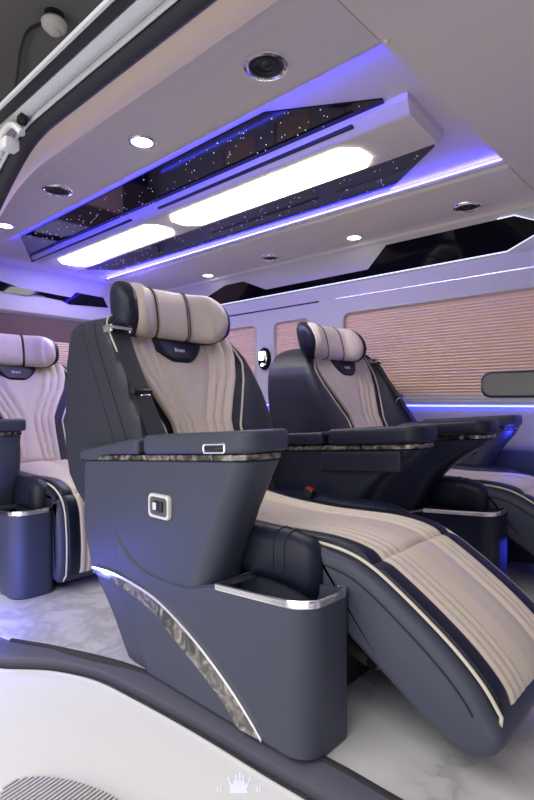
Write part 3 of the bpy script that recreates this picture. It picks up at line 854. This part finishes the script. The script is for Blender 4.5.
loft(o, [[(x+4.02, y-2.1, z-1.0) for x, z in prof] for y in (1.7, 2.5)])
o = obj('pleated_shade', o, 'shade', None, 20); o.location = (-4.02, 2.1, 1.0); tag(o, 'tan pleated shade on the rear wall, glimpsed between two seats', 'window shade', 'pleated window shades')
# ---- near (door-side) wall behind the opening and beige header
bm = BM(); box(bm, -4.25, -2.35, .60, .66, 0, 1.60); struct('wall_right', bm, 'wall')
hd = [(.70, 1.575), (.712, 1.572), (.76, 1.580), (.815, 1.592), (.832, 1.602), (.832, 1.66), (.70, 1.66)]
opening = cat([(.6, 0, 1.577), (-.6, 0, 1.577), (-1.45, 0, 1.577), (-1.60, 0, 1.571), (-1.68, 0, 1.556), (-1.76, 0, 1.525), (-1.86, 0, 1.475), (-2.0, 0, 1.39), (-2.2, 0, 1.22), (-2.35, 0, .95)], 90)
bm = BM()
F = []
for p in opening:
    a0, b0 = Vector((p.x, .720, p.z)), Vector((p.x-.012, .836, 1.603))
    F.append([tuple(a0.lerp(b0, k/6)+Vector((0, 0, -.006*math.sin(PI*k/6)))) for k in range(7)])
B = [[(q[0]-.004, q[1]-.004, q[2]+.03) for q in r] for r in F]
panel(bm, F, B); struct('trim_6', bm, 'trim_beige')
# ---- door aperture: rubber seal, bare channel, slide rail, roof edge
def sweep(prof, closed=True):
    bm = BM(); rings = []
    for i, p in enumerate(opening):
        t = (opening[min(i+1, 89)]-opening[max(i-1, 0)]).normalized(); up = Vector((t.z, 0, -t.x))
        if up.z < 0: up = -up
        rings.append([(p.x+up.x*z, y, p.z+up.z*z) for y, z in prof])
    loft(bm, rings); return bm
bm = sweep([(.722, -.004), (.710, -.012), (.688, -.010), (.674, .0), (.671, .02), (.72, .03), (.725, .01)]); struct('trim_14', bm, 'rubber')
bm = sweep([(.657, .006), (.650, .002), (.640, .003), (.630, .008), (.622, .012), (.621, .03), (.66, .04)]); struct('trim_11', bm, 'alu')
bm = sweep([(.669, -.002), (.664, -.006), (.659, -.003), (.659, .012), (.669, .012)]); struct('trim_12', bm, 'alu')
bm = BM(); loft(bm, [[(x, y, z) for y, z in ((.578, 1.594), (.580, 1.586), (.586, 1.584), (.592, 1.590), (.62, 1.63), (.77, 1.82), (1.2, 2.0), (1.2, 2.03), (.72, 1.77), (.60, 1.605))] for x in (-4.3, .6)])
struct('trim_7', bm, 'alu')
bm = BM(); box(bm, -4.3, .6, .592, .618, 1.588, 1.612); struct('trim_8', bm, 'rubber')
# roof skin over the cabin
bm = BM(); loft(bm, [[(x, y, z) for y, z in ((.75, 1.83), (1.2, 2.03), (2.4, 2.05), (3.0, 1.9), (3.05, 1.5), (3.05, 0), (3.0, 0), (3.0, 1.5), (2.9, 1.88), (1.2, 2.01))] for x in (-4.3, .6)]); struct('trim_9', bm, 'alu')
# white roller bracket on the rail
rb = thing('roller_bracket', 'white curved roller bracket at the left end of the sliding-door channel', 'bracket', (-1.60, .640, 1.548)); rb.scale = (.85, .85, .85)
bm = BM(); tube(bm, cat([(-.10, -.02, -.06), (-.09, -.02, .0), (-.03, -.02, .022), (.03, -.02, .008), (.07, -.01, -.03)], 24), .012, 10); obj('bracket_arm', bm, 'white', rb)
bm = BM(); lathe(bm, [(0, -.012), (.020, -.012), (.022, -.008), (.022, .008), (.020, .012), (0, .012)], 20, Matrix.Translation((.05, 0, .03)) @ Matrix.Rotation(PI/2, 4, 'X')); obj('roller', bm, 'blackpl', rb)
bm = BM(); box(bm, -.07, -.02, -.03, .02, -.05, -.01, .006); obj('bracket_foot', bm, 'white', rb)

# ---- front end pieces glimpsed at right
mo = thing('monitor', 'dark grey rounded slab jutting in at the right edge before the big shade', 'monitor', (-.45, 1.6, .80))
def sl(i, y): return [(x, y, z) for x, z in rr(-.145+i, .30-i, -.038+i, .040-i, .028, 8)]
bm = BM(); loft(bm, [sl(.006, -.02), sl(.002, -.016), sl(0, -.01), sl(0, .012), sl(.004, .018)]); cs = obj('case', bm, 'navy', mo)
bm = BM(); loft(bm, [sl(.007, -.019), sl(.007, -.0205), sl(.009, -.021)]); obj('face', bm, 'greypl', mo)
bm = BM(); tube(bm, cat([(.22, .01, 0), (.6, .02, 0), (.9, .02, -.02), (1.055, .02, -.02)], 20), .018, 12); obj('support_arm', bm, 'blackpl', mo)
bm = BM(); box(bm, .60, .66, .70, 3.0, 0, 1.9); struct('wall_front', bm, 'wall')  # unseen end wall, added to keep light off the far seats
# ---- showroom around the van
bm = BM(); box(bm, -8, 6, -5, 6, 3.2, 3.25); struct('ceiling', bm, 'dark_ceiling')
bm = BM(); box(bm, -8, 6, -5, 6, -.55, -.5); struct('ground', bm, 'ground')
sx, sy, sz = -3.235, 1.525, 3.2
sn = thing('smoke_detector', 'white round detector with a black cable on the dark showroom ceiling', 'detector', (sx, sy, sz)); sn.scale = (.8, .8, .8)
bm = BM(); lathe(bm, [(0, 0), (.075, 0), (.075, -.05), (.06, -.06), (0, -.06)], 24); obj('mount', bm, 'blackpl', sn)
bm = BM(); lathe(bm, [(0, -.055), (.085, -.055), (.098, -.075), (.092, -.11), (.07, -.13), (.05, -.135), (.045, -.155), (.025, -.165), (0, -.165)], 28); obj('housing', bm, 'white', sn)
bm = BM(); tube(bm, cat([(0, .02, -.02), (-.12, -.03, -.03), (-.28, -.08, -.04), (-.55, -.03, -.05), (-.95, .10, -.06), (-1.3, .2, -.06)], 40), .014, 8); obj('cable', bm, 'blackpl', sn)

# ------------------------------------------------------------------ lights
def area(name, loc, target, sx_, sy_, power, col=(1, 1, 1), spread=PI):
    l = bpy.data.lights.new(name, 'AREA'); l.shape = 'RECTANGLE'; l.size = sx_; l.size_y = sy_; l.energy = power; l.color = col; l.spread = spread
    o = bpy.data.objects.new(name, l); C.objects.link(o); o.location = loc
    o.rotation_euler = (Vector(target)-Vector(loc)).to_track_quat('-Z', 'Y').to_euler(); return o
area('showroom_fill', (-1.5, -2.2, .45), (-1.5, .8, .45), 4.2, 1.1, 45, (1, .97, .94))  # added low key light, no real lamp; brightens the door-side faces
area('showroom_fill', (-1.0, -1.9, 3.15), (-1.0, -1.9, 0), 6.0, 2.6, 175, (1, .97, .94))
def point(name, loc, power, col, r=.05):
    l = bpy.data.lights.new(name, 'POINT'); l.energy = power; l.color = col; l.shadow_soft_size = r
    o = bpy.data.objects.new(name, l); C.objects.link(o); o.location = loc; return o
point('footwell_fill', (-.84, 2.64, .60), .9, (.04, .06, 1), .03)  # added blue fill with no fitting, tints the far seat's front
l_ = bpy.data.lights.new('rear_mood_fill', 'SPOT'); l_.energy = 20; l_.color = (.16, .10, 1); l_.spot_size = 1.5; l_.spot_blend = 1.; l_.shadow_soft_size = .06  # added violet spot standing in for rear cove glow on the seat
o_ = bpy.data.objects.new('rear_mood_fill', l_); C.objects.link(o_); o_.location = (-2.3, 1.2, 1.72); o_.rotation_euler = (Vector((-2.85, 1.15, .6))-o_.location).to_track_quat('-Z', 'Y').to_euler()
point('rear_mood_fill', (-3.5, 2.0, 1.66), 9, (.2, .15, 1), .06)  # second added fill, turns the rear valance violet
point('step_lamp', (-1.88, .56, .10), 5, (.10, .12, 1), .04)

w = bpy.data.worlds.new('World'); bpy.context.scene.world = w; w.use_nodes = True
bg = w.node_tree.nodes['Background']; bg.inputs['Color'].default_value = (.60, .57, .54, 1); bg.inputs['Strength'].default_value = .5

# ------------------------------------------------------------------ camera
cam = bpy.data.cameras.new('camera'); co = bpy.data.objects.new('camera', cam); C.objects.link(co)
cam.sensor_fit = 'VERTICAL'; cam.sensor_height = 36; cam.lens = 525/800*36; cam.shift_y = 2/800; cam.clip_start = .02
a = math.atan2(569, 525)
co.location = (0, 0, .75)
co.rotation_euler = (PI/2, 0, math.atan2(math.cos(a), math.sin(a)))
S = bpy.context.scene; S.camera = co
S.view_settings.view_transform = 'Standard'; S.view_settings.look = 'None'; S.view_settings.gamma = 1; S.view_settings.exposure = 0
S.view_settings.use_curve_mapping = False
S.cycles.use_denoising = True
S.cycles.max_bounces = 8
